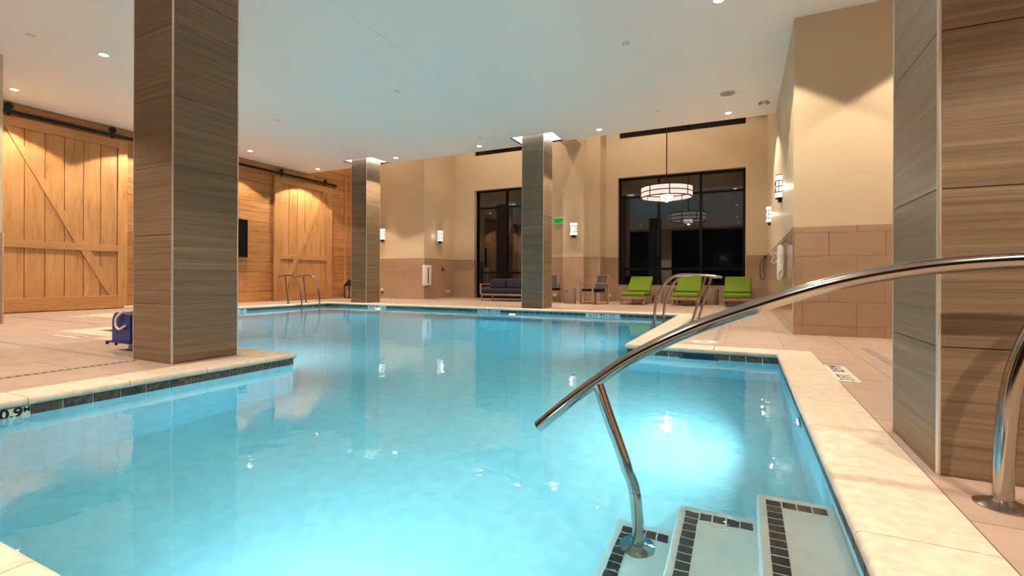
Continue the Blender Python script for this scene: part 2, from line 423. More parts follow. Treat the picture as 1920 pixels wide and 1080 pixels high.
def coping_run(outline, parent, L0=.585):
    n = len(outline)
    for i in range(n):
        p0, p1 = Vector(outline[i]), Vector(outline[(i + 1) % n]); pm, pn = Vector(outline[i - 1]), Vector(outline[(i + 2) % n])
        d = (p1 - p0); L = d.length; d = d / L; out = Vector((d.y, -d.x))
        # turn at each end: outline counter-clockwise, left turn = ordinary pool corner, right turn = deck corner standing into the water
        din = (p0 - pm).normalized(); dout = (pn - p1).normalized()
        left0 = din.x * d.y - din.y * d.x > 0; left1 = d.x * dout.y - d.y * dout.x > 0
        s0 = 0 if left0 else CW                     # deck corner: its square is a corner stone of its own
        s1 = L + CW if left1 else L - CW            # ordinary corner: this run fills the outer square
        if not left1:
            c = p1 - d * CW; lo = Vector((min(c.x, p1.x, (c + out * CW).x), min(c.y, p1.y, (c + out * CW).y)))
            nose = set()
            for v in (-out, d): nose.add(('x1' if v.x > 0 else 'x0') if abs(v.x) > .5 else ('y1' if v.y > 0 else 'y0'))
            link('coping_stone', coping_stone('coping_stone', CW, CW, nose), 'coping', parent, (lo.x, lo.y, 0))
        k = max(1, round((s1 - s0) / L0)); st = (s1 - s0) / k
        for j in range(k):
            a = p0 + d * (s0 + j * st); b_ = p0 + d * (s0 + (j + 1) * st); cpt = a + out * CW
            lo = Vector((min(a.x, b_.x, cpt.x), min(a.y, b_.y, cpt.y)))
            if abs(d.x) > .5: lx, ly = st, CW
            else: lx, ly = CW, st
            v = -out; nose = {('x1' if v.x > 0 else 'x0') if abs(v.x) > .5 else ('y1' if v.y > 0 else 'y0')}
            link('coping_stone', coping_stone('coping_stone', lx, ly, nose), 'coping', parent, (lo.x, lo.y, 0))
coping_run(OUT, pool)
# waterline tiles
SKIM = (-.64, -.24)
MARK = [(-6.2, -5.54), (-3.27, -2.60), (-9.9, -9.22)]      # far wall markers
def wl_run(p0, p1, skip=()):
    p0, p1 = Vector(p0), Vector(p1); d = p1 - p0; L = d.length; d /= L; inn = Vector((-d.y, d.x))
    n = max(1, round(L / .16)); st = L / n
    for j in range(n):
        c = p0 + d * ((j + .5) * st)
        u = c.x if abs(d.x) > .5 else c.y
        if any(a - .02 < u < b + .02 for a, b in skip): continue
        size = (st - .009, .012, .08) if abs(d.x) > .5 else (.012, st - .009, .08)
        piece('waterline_tile', size, 'waterline_slate', pool, (c.x + inn.x * .005, c.y + inn.y * .005, -.09))
wl_run(OUT[0], OUT[1]); wl_run(OUT[1], OUT[2], [SKIM]); wl_run(OUT[3], OUT[4], MARK)
wl_run(OUT[4], OUT[5], [(7.75, 8.1)]); wl_run(OUT[9], OUT[10]); wl_run(OUT[10], OUT[11], [(.9, 1.40)]); wl_run(OUT[11], OUT[0])
# skimmer mouth in the short wall
m = MB(); ya = YNOTCH + .004
m.box(SKIM[0], SKIM[1], ya - .012, ya + .05, -.062, -.052).box(SKIM[0], SKIM[0] + .03, ya - .012, ya + .05, -.2, -.062).box(SKIM[1] - .03, SKIM[1], ya - .012, ya + .05, -.2, -.062)
m.build('skimmer_frame', 'waterline_slate', pool)
MB().box(SKIM[0] + .03, SKIM[1] - .03, ya - .006, ya, -.2, -.062).build('skimmer_opening_shade', 'skimmer_shade', pool)  # dark sheet: the opening's shade and blue reflection put into its colour
# painted depth markers at the waterline
def no_diving(m, cx, cz, r, n=18):
    """ring with a slash, drawn in local x/z"""
    for i in range(n):
        a0, a1 = 2 * math.pi * i / n, 2 * math.pi * (i + 1) / n
        m.quad((cx + r * math.cos(a0), 0, cz + r * math.sin(a0)), (cx + r * math.cos(a1), 0, cz + r * math.sin(a1)), (cx + r * .72 * math.cos(a1), 0, cz + r * .72 * math.sin(a1)), (cx + r * .72 * math.cos(a0), 0, cz + r * .72 * math.sin(a0)))
    m.quad((cx - r * .62, 0, cz + r * .45), (cx - r * .45, 0, cz + r * .62), (cx + r * .62, 0, cz - r * .45), (cx + r * .45, 0, cz - r * .62))
def wall_marker(M, wdt, ft, mt, icon=True):
    """M maps local x (along wall), -y (towards viewer), z"""
    mk = MB().box(-wdt / 2, wdt / 2, -.014, 0, -.2, -.054, M=M).build('depth_marker', 'marker_white', pool)
    S = .105
    TM = M @ Matrix.Translation((0, -.0155, -.088)) @ Matrix.Rotation(R(90), 4, 'X')
    if icon:
        text('depth_lettering', ft, S, 'marker_black', mk, TM @ Matrix.Translation((-wdt * .27, 0, 0)) @ Matrix.Diagonal((1.1, .8, 1, 1)))
        text('depth_lettering', mt, S, 'marker_black', mk, TM @ Matrix.Translation((wdt * .31, 0, 0)) @ Matrix.Diagonal((1.0, .8, 1, 1)))
        q = MB(); no_diving(q, wdt * .04, 0, .055); me = q.mesh('no_diving_symbol'); me.transform(M @ Matrix.Translation((0, -.0155, -.098))); link('no_diving_symbol', me, 'marker_black', mk)
    else:
        for ch, x, sz, dy in ft: text('depth_lettering', ch, sz, 'marker_black', mk, TM @ Matrix.Translation((x, dy, 0)) @ Matrix.Diagonal((.95, .9, 1, 1)), bold=.032 * sz)
for a, b in MARK: wall_marker(Matrix.Translation(((a + b) / 2, YF + .002, 0)), b - a, '4 FT', '1.2M')
wall_marker(Matrix.Translation((XL2 - .002, 7.93, 0)) @ Matrix.Rotation(R(90), 4, 'Z'), .34, [('4', -.08, .10, .008), ('FT', .06, .085, .008)], '', False)
wall_marker(Matrix.Translation((XL1 - .002, 1.15, 0)) @ Matrix.Rotation(R(90), 4, 'Z'), .50, [('3', -.16, .095, .008), ('FT', -.09, .05, .02), ('0', .13, .095, .002), ('.', .163, .095, .002), ('9', .193, .095, .002), ('M', .233, .045, .014)], '', False)
# entry steps with dark nosing tiles
STEPS = [(.056, XR1, -.28), (-.262, .056, -.54), (-.55, -.262, -.80)]
YS = 2.345
for a, b, z in STEPS:
    st = MB().box(a, b + .02, YN - .02, YS, -1.4, z, .012, 2).build('pool_step', 'step_plaster', pool, True)
    s = .054; y = YS - .045 - s / 2; k = 0
    while y > .9:
        piece('step_tile', (s, s - .008, .004), 'step_tile', st, (a + .032 + s / 2, y, z + .001)); y -= s; k += 1
    x = a + .032 + s * 1.5 + .003
    while x < b - .025:
        piece('step_tile', (s - .006, s, .004), 'step_tile', st, (x, YS - .045 - s / 2, z + .001)); x += s
m = MB().lathe([(.0, .02), (.028, .02), (.034, .006), (.034, 0)], 16, cap=False)
rf = m.build('return_fitting', 'white_plastic', pool, True, loc=(.054, 1.72, -.40), rot=(0, R(-90), 0))
MB().lathe([(.012, .0215), (.0, .0215)], 10, cap=False).build('eyeball', 'marker_black', rf)
# water body
me = MB()
for i, (a, b, c, d) in enumerate(POOL): pass
poly = []
for i in range(N):                                   # outline grown a little so that its sides lie inside the walls
    p0, p1, p2 = Vector(OUT[i - 1]), Vector(OUT[i]), Vector(OUT[(i + 1) % N])
    d0, d1 = (p1 - p0).normalized(), (p2 - p1).normalized()
    poly.append(tuple(p1 + (Vector((d0.y, -d0.x)) + Vector((d1.y, -d1.x))) * .03))
wat = me.prism(poly, -1.95, WZ).build('water', 'water')
tag(wat, 'clear turquoise water filling the swimming pool', 'water', kind='stuff')
# underwater lights
def pool_light(loc, direc, label, e):
    o = thing('pool_light', label, 'pool light', loc, group='underwater pool lights')
    rot = Vector(direc).to_track_quat('Z', 'Y').to_euler()
    tilt = Vector((direc[0], direc[1], .10)).to_track_quat('Z', 'Y').to_matrix().to_4x4()
    o.rotation_euler = rot
    MB().lathe([(.085, -.02), (.085, .006), (.07, .012), (.066, .006), (.066, -.01)], 24, cap=False).build('bezel', 'steel', o, True)
    MB().lathe([(.066, .0), (.05, .010), (.02, .014), (.0, .015)], 20, cap=False).build('lens', 'pool_lens', o, True)
    lamp('AREA', 'bulb', o, (0, 0, .03), e, POOLC, shape='DISK', size=.16, spread=R(150), rot=((rot.to_matrix().to_4x4().inverted() @ tilt) @ Matrix.Rotation(R(180), 4, 'X')).to_euler())
pool_light((XR1 - .004, 3.62, -.34), (-1, 0, 0), 'bright underwater light on the side wall beside the right column', POOL_W * 1.6)
pool_light((-5.2, YF - .004, -.55), (0, -1, 0), 'underwater light in the far pool wall below the middle tiled column', POOL_W * 2)
pool_light((-9.5, YF - .004, -.55), (0, -1, 0), 'underwater light in the far pool wall below the most distant tiled column', POOL_W * 2)
pool_light((-1.5, YN + .004, -.45), (0, 1, 0), 'underwater light in the near pool wall below the camera', POOL_W * 1.7)
pool_light((XL2 + .004, 6.8, -.55), (1, 0, 0), 'underwater light in the pool wall nearest the barn doors', POOL_W * 1.6)

pool_light((XR2 - .004, 7.9, -.55), (-1, 0, 0), 'hidden added underwater light in the side wall below the grab rails by the loungers', POOL_W * 1.6)  # added lamp, out of view, brightens the dim far water
pool_light((-5.6, YPEN + .004, -.5), (0, 1, 0), 'unseen added underwater light in the pool wall behind the near left column', POOL_W * 1.5)  # second unseen lamp, put in to lift the far part of the pool

# ------------------------------------------------------------------ spa behind the left column
spa = thing('spa_pool', 'small square spa pool with cream coping behind the nearest left column', 'spa pool', kind='structure')
a, b, c, d = SPA
m = MB().box(a - .06, b + .06, c - .06, d + .06, -.9, -.8)
for r in sub([(a - .06, b + .06, c - .06, d + .06)], SPA): m.box(*r, -.8, -.052)
m.build('basin', 'waterline_slate', spa)
coping_run([(b, c), (b, d), (a, d), (a, c)], spa)
sw = MB().box(a - .02, b + .02, c - .02, d + .02, -.78, WZ).build('spa_water', 'water')
tag(sw, 'dark teal water in the small spa behind the left column', 'water', kind='stuff')

# ------------------------------------------------------------------ walls
LEV = [0, .14, .455, .765, 1.075, 1.39, 1.475]
def tiles_on(parent, p0, d, nrm, L, holes=(), levels=LEV, off=0):
    """wainscot of running-bond tiles on a wall face: p0 start, d direction, nrm face normal, holes in (u0,u1,z0,z1)"""
    p0, d, nrm = Vector(p0), Vector(d), Vector(nrm)
    alongx = abs(d.x) > .5
    for k in range(len(levels) - 1):
        z0, z1 = levels[k], levels[k + 1]
        tw = .305 if k == 0 else .61
        u = -(tw / 2 if k % 2 else 0) - off
        while u < L - .01:
            for (a, b, c, e) in [r for r in __import__('functools').reduce(sub, holes, [(max(u, 0), min(u + tw, L), z0, z1)])]:
                if b - a < .015 or e - c < .015: continue
                s = (b - a - .004, .012, e - c - .004)
                if not alongx: s = (s[1], s[0], s[2])
                cpt = p0 + d * ((a + b) / 2) + nrm * .006
                piece('wall_tile' if k else 'base_tile', s, 'wall_tile', parent, (cpt.x, cpt.y, (c + e) / 2))
            u += tw
def edge_trim(parent, x, y, z0=0, z1=1.475):
    piece('tile_edge_trim', (.016, .016, z1 - z0), 'trim_metal', parent, (x, y, (z0 + z1) / 2))
W1 = (-9.35, -6.1, .0, 4.13); W2 = (-3.8, .05, .55, 4.13); W3 = (-9.35, -6.1, 5.46, 6.6); W4 = (-3.75, .05, 5.44, 6.6)
wb = thing('wall_back', 'tan painted window wall with brown tile wainscot at the far end', 'wall', kind='structure')
rs = [(-10.3, XR + .02, 0, ZH)]
for h_ in (W1, W2, W3, W4): rs = sub(rs, h_)
m = MB()
for x0, x1, z0, z1 in rs: m.box(x0, x1, YW, YW + .32, z0, z1)
m.build('painted_face', 'paint_tan', wb)
tiles_on(wb, (-10.25, YW, 0), (1, 0, 0), (0, -1, 0), W1[0] + 10.25)
tiles_on(wb, (-4.2, YW, 0), (1, 0, 0), (0, -1, 0), XR + 4.2, [(W2[0] + 4.2, W2[1] + 4.2, .55, 9)])
edge_trim(wb, W1[0] - .006, YW - .008); edge_trim(wb, W2[0] - .006, YW - .008, .55); edge_trim(wb, W2[1] + .006, YW - .008, .55)
MB().box(W2[0] - .01, W2[1] + .01, YW - .018, YW + .2, .535, .552).build('sill_trim', 'trim_metal', wb)
tiles_on(wb, (W1[0] + .0, YW + .2, 0), (0, -1, 0), (1, 0, 0), .2)
tiles_on(wb, (W2[0] + .0, YW + .2, 0), (0, -1, 0), (1, 0, 0), .2, [(-1, 9, -1, .56)])
# pier between the two windows
pier = thing('wall_pier', 'tan wall pier between the two tall windows with tiled foot', 'wall', kind='structure')
PY = 15.25; PY2 = 14.95
MB().box(-6.1, -4.2, PY, YW + .32, 0, ZH).build('pier_body', 'paint_tan', pier)
MB().box(-5.37, -4.66, PY2, PY, 0, ZH).build('pilaster', 'paint_tan', pier)
tiles_on(pier, (-6.1, PY, 0), (1, 0, 0), (0, -1, 0), .73); tiles_on(pier, (-4.66, PY, 0), (1, 0, 0), (0, -1, 0), .46)
tiles_on(pier, (-5.37, PY2, 0), (1, 0, 0), (0, -1, 0), .71); tiles_on(pier, (-4.66, PY, 0), (0, -1, 0), (1, 0, 0), PY - PY2)
tiles_on(pier, (-4.2, YW, 0), (0, -1, 0), (1, 0, 0), YW - PY)
for x, y in ((-5.37, PY2), (-4.66, PY2), (-4.2, PY), (-6.1, PY)): edge_trim(pier, x, y - .006)
MB().box(-5.31, -4.75, YB, PY2 + .05, 5.13, 5.7).build('beam', 'paint_tan', pier)
# wall jog on the left of the windows
wj = thing('wall_left_far', 'tan wall jog with tiled foot behind the most distant column', 'wall', kind='structure')
MB().box(XB - .3, -10.25, 14.0, YW + .32, 0, ZH).build('painted_block', 'paint_tan', wj)
tiles_on(wj, (-13.3, 14.0, 0), (1, 0, 0), (0, -1, 0), 3.05); tiles_on(wj, (-10.25, YW, 0), (0, -1, 0), (1, 0, 0), 2.0)
edge_trim(wj, -10.246, 13.996)
MB().box(XB, -13.3, 13.96, 14.0, 0, ZH).build('wood_return', 'wall_wood', wj)
# right wall block
wr = thing('wall_right', 'right wall in cream paint with glossy brown tile foot', 'wall', kind='structure')
MB().box(XR, 4.8, YR, YW + .32, 0, ZH).build('painted_block', 'paint_tan', wr)
tiles_on(wr, (XR, YR, 0), (1, 0, 0), (0, -1, 0), 3.88, off=.2); tiles_on(wr, (XR, YR, 0), (0, 1, 0), (-1, 0, 0), YW - YR)
edge_trim(wr, XR - .004, YR - .004, 0, 1.49)
MB().box(XR - .02, 4.5, YR - .02, YR, -.004, .006).box(XR - .02, XR, YR, YW, -.004, .006).build('floor_bead', 'trim_metal', wr)
# walls outside the picture that close the hall
wn = tag(MB().box(-10.83, 4.8, -3.8, -3.5, 0, ZC).build('wall_front', 'paint_tan'), 'tan wall behind the camera', 'wall', kind='structure')
for k, (a_, b_) in enumerate(((-10.4, -5.4), (-4.6, 4.2))):          # dark glazing opposite, seen mirrored in the far windows
    o = thing('window_%d' % (5 + k), ('dark window behind the camera on the left', 'dark window behind the camera on the right')[k], 'window', ((a_ + b_) / 2, -3.49, .1), kind='structure')
    hw = (b_ - a_) / 2
    MB().box(-hw, hw, -.01, .02, 0, 4.1).build('pane', 'screen', o)
    for i in range(5): MB().box(-hw + i * hw / 2 - .035, -hw + i * hw / 2 + .035, .02, .07, 0, 4.1).build('mullion', 'bronze_frame', o)
we = tag(MB().box(4.5, 4.8, -3.5, YR, 0, ZC).build('wall_right_near', 'paint_tan'), 'tan wall right of the near tiled column', 'wall', kind='structure')
ws = thing('wall_left_near', 'tan wall end with tiled foot at the left border of the picture', 'wall', kind='structure')
MB().box(XB - .3, -10.83, -3.8, 3.4, 0, ZC).build('painted_block', 'paint_tan', ws)
tiles_on(ws, (-10.83, 3.4, 0), (0, -1, 0), (1, 0, 0), 3.0); edge_trim(ws, -10.826, 3.404)
# plank wall behind the barn doors
wl = thing('wall_left', 'horizontal oak plank wall behind the sliding barn doors', 'wall', kind='structure')
MB().box(XB - .3, XB - .022, 3.4, 14.0, 0, ZH).build('backing', 'slot_dark', wl)
PH = .311; k = 0; z = 0.0
while z < 6.4:
    y = 3.4 - random.uniform(0, 2.2)
    while y < 13.96:
        y2 = y + random.choice((2.2, 2.6, 3.1)); a_, b_ = max(y, 3.4), min(y2, 13.96)
        if b_ - a_ > .05 and (z < 4.4 or b_ > 11): piece('wall_plank', (.022, b_ - a_ - .004, PH - .007), 'wall_wood', wl, (XB - .011, (a_ + b_) / 2, z + PH / 2), .003)
        y = y2
    z += PH
MB().box(XB, XB + .03, 13.55, 13.66, 0, ZH - .2).build('corner_board', 'oak_door', wl)

# ------------------------------------------------------------------ ceiling
ce = thing('ceiling', 'flat white ceiling with small downlights over the pool', 'ceiling', kind='structure')
COVES = [(-5.40, -4.26, 11.05, 11.82), (-11.14, -10.00, 11.03, 11.80)]
rs = [(XB - .3, -4.872, -3.8, YB), (-4.868, 4.8, -3.8, YB)]
for c in COVES: rs = sub(rs, c)
m = MB()
for x0, x1, y0, y1 in rs: m.box(x0, x1, y0, y1, ZC, ZC + .03)
m.build('ceiling_board', 'ceiling_paint', ce)
MB().box(XB - .3, 4.8, YB - .02, YB, ZC + .03, ZH).build('bulkhead_face', 'paint_tan', ce)
MB().box(XB - .3, 4.8, YB - .02, YW + .32, ZH, ZH + .05).build('high_ceiling_board', 'ceiling_paint', ce)
for c in COVES:
    x0, x1, y0, y1 = c
    m = MB().box(x0 - .02, x1 + .02, y0 - .02, y1 + .02, ZC + .32, ZC + .34)
    for r in sub([(x0 - .02, x1 + .02, y0 - .02, y1 + .02)], c): m.box(*r, ZC, ZC + .32)
    cv = m.build('cove_recess', 'ceiling_paint', ce)
    m = MB()
    for r in sub([c], (x0 + .03, x1 - .03, y0 + .03, y1 - .03)): m.box(*r, ZC + .20, ZC + .24)
    m.build('led_strip', 'led_cool', cv)
# downlights
def downlight(x, y, label, e=SPOT_W, z=ZC, size=112, group='recessed ceiling downlights'):
    o = thing('downlight', label, 'downlight', (x, y, z), group=group)
    MB().lathe([(.062, -.002), (.078, -.006), (.088, -.004), (.090, .0)], 28, cap=False).build('trim_ring', 'white_plastic', o, True)
    MB().lathe([(.062, -.0025), (.0, -.0025)], 24, cap=False).build('lens', 'lamp_lens', o)
    lamp('SPOT', 'bulb', o, (0, 0, -.02), e, WARM, spot_size=R(size), spot_blend=.12, shadow_soft_size=.05)
for x, y, e, lb in [(-12.66, 4.13, 1, 'downlight over the left end of the near barn door'), (-9.36, 4.11, 1, 'downlight left of the near column, above the spa'),
    (-12.67, 6.6, 1, 'downlight hidden above the near column, lighting the near barn door'), (-12.67, 9.04, 1, 'downlight over the plank wall just right of the near left column'),
    (-12.73, 11.5, 1, 'downlight over the far barn door'), (-9.41, 11.42, 1, 'downlight just right of the most distant column'),
    (-6.5, 11.37, 1, 'downlight left of the middle column, above the sofa'), (-3.15, 11.34, 1, 'downlight right of the middle column'),
    (-.31, 11.39, 1, 'downlight near the ceiling speaker, above the right loungers'), (-.3, 6.72, 1.2, 'downlight cut by the top edge of the picture'),
    (2.75, 6.72, 1.2, 'downlight hidden behind the right column'), (-.35, 1.9, .9, 'downlight above the pool entry steps'),
    (2.4, -1.2, 2.2, 'downlight behind the camera on the right'), (-.3, -1.4, 1.4, 'downlight behind the camera'), (-3.2, -1.2, 1.3, 'downlight behind the camera, next on the left'),
    (-6.3, -.6, 1.7, 'downlight above the left deck'), (-9.36, .3, 1, 'downlight above the deck by the left wall end')]:
    downlight(x, y, lb, SPOT_W * e)
for x, lb in [(-11.6, 'high downlight above the far wall jog'), (-8.8, 'high downlight above the sofa window'), (-6.2, 'high downlight left of the pier'), (-3.9, 'high downlight right of the pier'), (-1.3, 'high downlight above the lounger window')]:
    downlight(x, 14.0 if x > -10 else 13.0, lb, HIGH_W, ZH, 120, 'high ceiling downlights')
# sprinkler covers, speaker, access panel, exit-path light
for x, y, lb in [(-9.59, 3.3, 'small sprinkler cover nearest the left border'), (-6.03, 7.35, 'small sprinkler cover over the middle of the pool'), (-9.64, 7.55, 'small sprinkler cover over the far barn door side'),
    (-6.09, 10.69, 'small sprinkler cover beside the middle column downlight'), (-1.63, 7.35, 'small sprinkler cover near the picture top on the right'), (-1.67, 10.61, 'small sprinkler cover above the pendant lamp')]:
    o = thing('sprinkler_cover', lb, 'sprinkler', (x, y, ZC), group='sprinkler covers')
    MB().lathe([(.04, 0), (.042, -.004), (.0, -.005)], 18, cap=False).build('cover', 'white_plastic', o, True)
    MB().lathe([(.045, -.0002), (.052, -.0012), (.052, 0)], 18, cap=False).build('rim', 'slot_dark', o)
o = thing('ceiling_speaker', 'round ceiling speaker with beige grille', 'speaker', (-.29, 10.18, ZC))
MB().lathe([(.135, -.004), (.165, -.012), (.175, -.008), (.178, 0)], 32, cap=False).build('rim', 'ceiling_paint', o, True)
MB().lathe([(.135, -.005), (.07, -.009), (.0, -.010)], 32, cap=False).build('grille', 'grey_plastic', o, True)
o = thing('emergency_light', 'small twin-head emergency light on the ceiling by the right wall', 'emergency light', (.36, 10.95, ZC))
MB().box(-.07, .07, -.045, .045, -.06, 0, .008).build('housing', 'white_plastic', o)
for s in (-1, 1): MB().lathe([(.022, 0), (.034, .05), (.0, .05)], 14, cap=False).build('lamp_head', 'steel_dull', o, True, loc=(s * .06, -.02, -.075), rot=(R(60), 0, R(15 * s)))
o = thing('access_panel', 'flush square access panel in the ceiling by the bulkhead', 'panel', (.28, 11.45, ZC))
MB().box(-.19, .19, -.16, .16, -.003, 0).build('door', 'ceiling_paint', o)

# ------------------------------------------------------------------ columns
def column(key, label, joints, top=ZC + .3):
    x0, x1, y0, y1 = COLS[key]; o = thing('column', label, 'column', ((x0 + x1) / 2, (y0 + y1) / 2, 0), group='tiled columns')
    hx, hy = (x1 - x0) / 2, (y1 - y0) / 2
    MB().box(-hx + .012, hx - .012, -hy + .012, hy - .012, 0, top).build('core', 'slot_dark', o)
    zs = [0] + joints; zs = [z for z in zs if z < top] + [top]
    for za, zb in zip(zs, zs[1:]):
        for s in (-1, 1):
            piece('column_tile', (2 * hx - .02, .012, zb - za - .004), 'column_wood', o, (0, s * (hy - .006), (za + zb) / 2))
            piece('column_tile', (.012, 2 * hy - .02, zb - za - .004), 'column_wood', o, (s * (hx - .006), 0, (za + zb) / 2))
    for sx in (-1, 1):
        for sy in (-1, 1): MB().tube([(sx * (hx - .006), sy * (hy - .006), 0), (sx * (hx - .006), sy * (hy - .006), top)], .0085, 10).build('corner_trim', 'trim_metal', o, True)
    return o
J = [.52 + .613 * k for k in range(8)]
column('l', 'massive wood-look tiled column standing on the left pool corner', J)
column('r', 'wood-look tiled column at the right border beside the entry rail', [.50 + .613 * k for k in range(8)])
column('c2', 'slimmest, most distant wood-look column near the far barn door', J)
column('c3', 'wood-look tiled column in the middle, hiding part of the sofa', J)

# ------------------------------------------------------------------ barn doors
def barn_door(y0, y1, z0, z1, mid, bounds, brace, label, brace_w=.17):
    o = thing('barn_door', label, 'barn door', (XB + .03, (y0 + y1) / 2, z0), group='sliding barn doors')
    yc = (y0 + y1) / 2; L = lambda y: y - yc
    fr = .035; tk = .035; rail = .20
    # boards
    for a_, b_ in zip(bounds, bounds[1:]):
        piece('board', (tk, b_ - a_ - .011, z1 - z0 - .04), 'oak_door', o, (tk / 2, L((a_ + b_) / 2), (z1 - z0) / 2), .004)
    f = tk + fr / 2 + .001
    for a_, b_ in ((y0, bounds[0]), (bounds[-1], y1)):
        if b_ - a_ > .05: piece('stile', (fr + tk, b_ - a_, z1 - z0), 'oak_door', o, ((fr + tk) / 2, L((a_ + b_) / 2), (z1 - z0) / 2), .004)
    yi0, yi1 = bounds[0], bounds[-1]
    for za, zb in ((0, .30), (mid[0] - z0, mid[1] - z0), (z1 - z0 - rail, z1 - z0)):
        piece('rail', (fr, yi1 - yi0, zb - za), 'oak_rail', o, (f, L((yi0 + yi1) / 2), (za + zb) / 2), .004)
    # diagonal brace in two lengths, above and below the middle rail
    (ya, za), (yb, zb) = brace
    def at(z): t = (z - za) / (zb - za); return ya + (yb - ya) * t
    for zlo, zhi in ((min(za, zb), mid[0]), (mid[1], max(za, zb))):
        d = Vector((0, at(zhi) - at(zlo), zhi - zlo)); hw = brace_w / 2 * d.length / abs(d.z)
        m = MB(); ps = [(at(zlo) - hw, zlo), (at(zlo) + hw, zlo), (at(zhi) + hw, zhi), (at(zhi) - hw, zhi)]
        ps = [(min(max(y, yi0 + .004), yi1 - .004), z) for y, z in ps]
        A = [m.b.verts.new((tk + .001, L(y), z - z0)) for y, z in ps]; B = [m.b.verts.new((tk + fr - .003, L(y), z - z0)) for y, z in ps]
        m.b.faces.new(A[::-1]); m.b.faces.new(B)
        for i in range(4): m.b.faces.new((A[i], A[(i + 1) % 4], B[(i + 1) % 4], B[i]))
        m.build('brace', 'oak_door', o)
    for yy in (y0 + .34 if label.startswith('near') else y0 + .27, y1 - .30):
        h_ = MB().box(.02, .028, L(yy) - .022, L(yy) + .022, z1 - z0 - .1, z1 - z0 + .17).build('hanger', 'black_metal', o)
        MB().lathe([(.065, -.014), (.072, -.012), (.072, .012), (.065, .014)], 20).build('wheel', 'black_metal', h_, True, loc=(.04, L(yy), z1 - z0 + .205), rot=(0, R(90), 0))
barn_door(4.0, 6.43, .015, 4.05, (1.36, 1.52), [4.20, 4.58, 4.91, 5.24, 5.58, 5.90, 6.235], ((4.22, 3.95), (6.16, .32)), 'near oak sliding barn door left of the near column, brace falling to the right')
barn_door(10.5, 12.89, .015, 4.02, (1.36, 1.52), [10.74, 11.06, 11.39, 11.70, 12.03, 12.38, 12.62], ((10.80, .32), (12.57, 3.82)), 'far oak sliding barn door by the most distant column, brace rising to the right')
for y0, y1, lb in ((3.45, 8.6, 'black steel rail carrying the near barn door'), (8.75, 13.15, 'black steel rail carrying the far barn door')):
    o = thing('door_track', lb, 'door rail', (XB, (y0 + y1) / 2, 4.15), group='barn door rails'); hl = (y1 - y0) / 2
    MB().box(.05, .062, -hl, hl, -.04, .035, .003, 1).build('bar', 'black_metal', o)
    k = int(hl * 2 / .8)
    for i in range(k + 1): MB().lathe([(.013, 0), (.013, .06), (.02, .06), (.02, .068)], 10).build('standoff', 'black_metal', o, True, loc=(0, -hl + .1 + (2 * hl - .2) * i / k, 0), rot=(0, R(90), 0))
o = thing('television', 'black flat television on the plank wall beside the near left column', 'television', (XB + .032, 8.75, 1.93))
MB().box(.06, .11, -.8, .8, -.57, .57, .006, 1).build('cabinet', 'black_metal', o); MB().box(.1105, .112, -.785, .785, -.555, .555).build('screen', 'screen', o)
MB().box(.0, .06, -.15, .15, -.15, .15).build('bracket', 'black_metal', o)

# ------------------------------------------------------------------ windows
def window(name, rect, y, vs, hs, label, bar=.07):
    x0, x1, z0, z1 = rect; o = thing(name, label, 'window', ((x0 + x1) / 2, y, z0), kind='structure'); cx = (x0 + x1) / 2
    xs_ = [x0] + vs + [x1]; zs_ = [z0] + hs + [z1]
    for i, x in enumerate(xs_):
        s = 0 if 0 < i < len(xs_) - 1 else (bar / 2 if i == 0 else -bar / 2)
        piece('mullion', (bar, .1, z1 - z0), 'bronze_frame', o, (x + s - cx, 0, (z1 - z0) / 2))
    for i, z in enumerate(zs_):
        s = 0 if 0 < i < len(zs_) - 1 else (bar / 2 if i == 0 else -bar / 2)
        for a_, b_ in zip(xs_, xs_[1:]): piece('transom', (b_ - a_ - bar * .98, .09, bar), 'bronze_frame', o, ((a_ + b_) / 2 - cx, 0, z + s - z0))
    for a_, b_ in zip(xs_, xs_[1:]):
        for c_, d_ in zip(zs_, zs_[1:]):
            MB().quad((a_ - cx + .01, .0, c_ - z0 + .01), (b_ - cx - .01, .0, c_ - z0 + .01), (b_ - cx - .01, .0, d_ - z0 - .01), (a_ - cx + .01, .0, d_ - z0 - .01)).build('pane', 'glass', o)
window('window_1', W1, YW + .22, [-8.05, -7.2], [.96, 3.45], 'tall dark window behind the navy sofa')
window('window_2', W2, YW + .22, [-2.5, -1.22], [1.08, 3.48], 'wide dark window behind the green loungers and pendant lamp')
window('window_3', W3, YW + .15, [-8.3, -7.2], [], 'strip of high window above the sofa window')
window('window_4', W4, YW + .15, [-2.47, -1.5, -1.0], [], 'strip of high window above the lounger window')

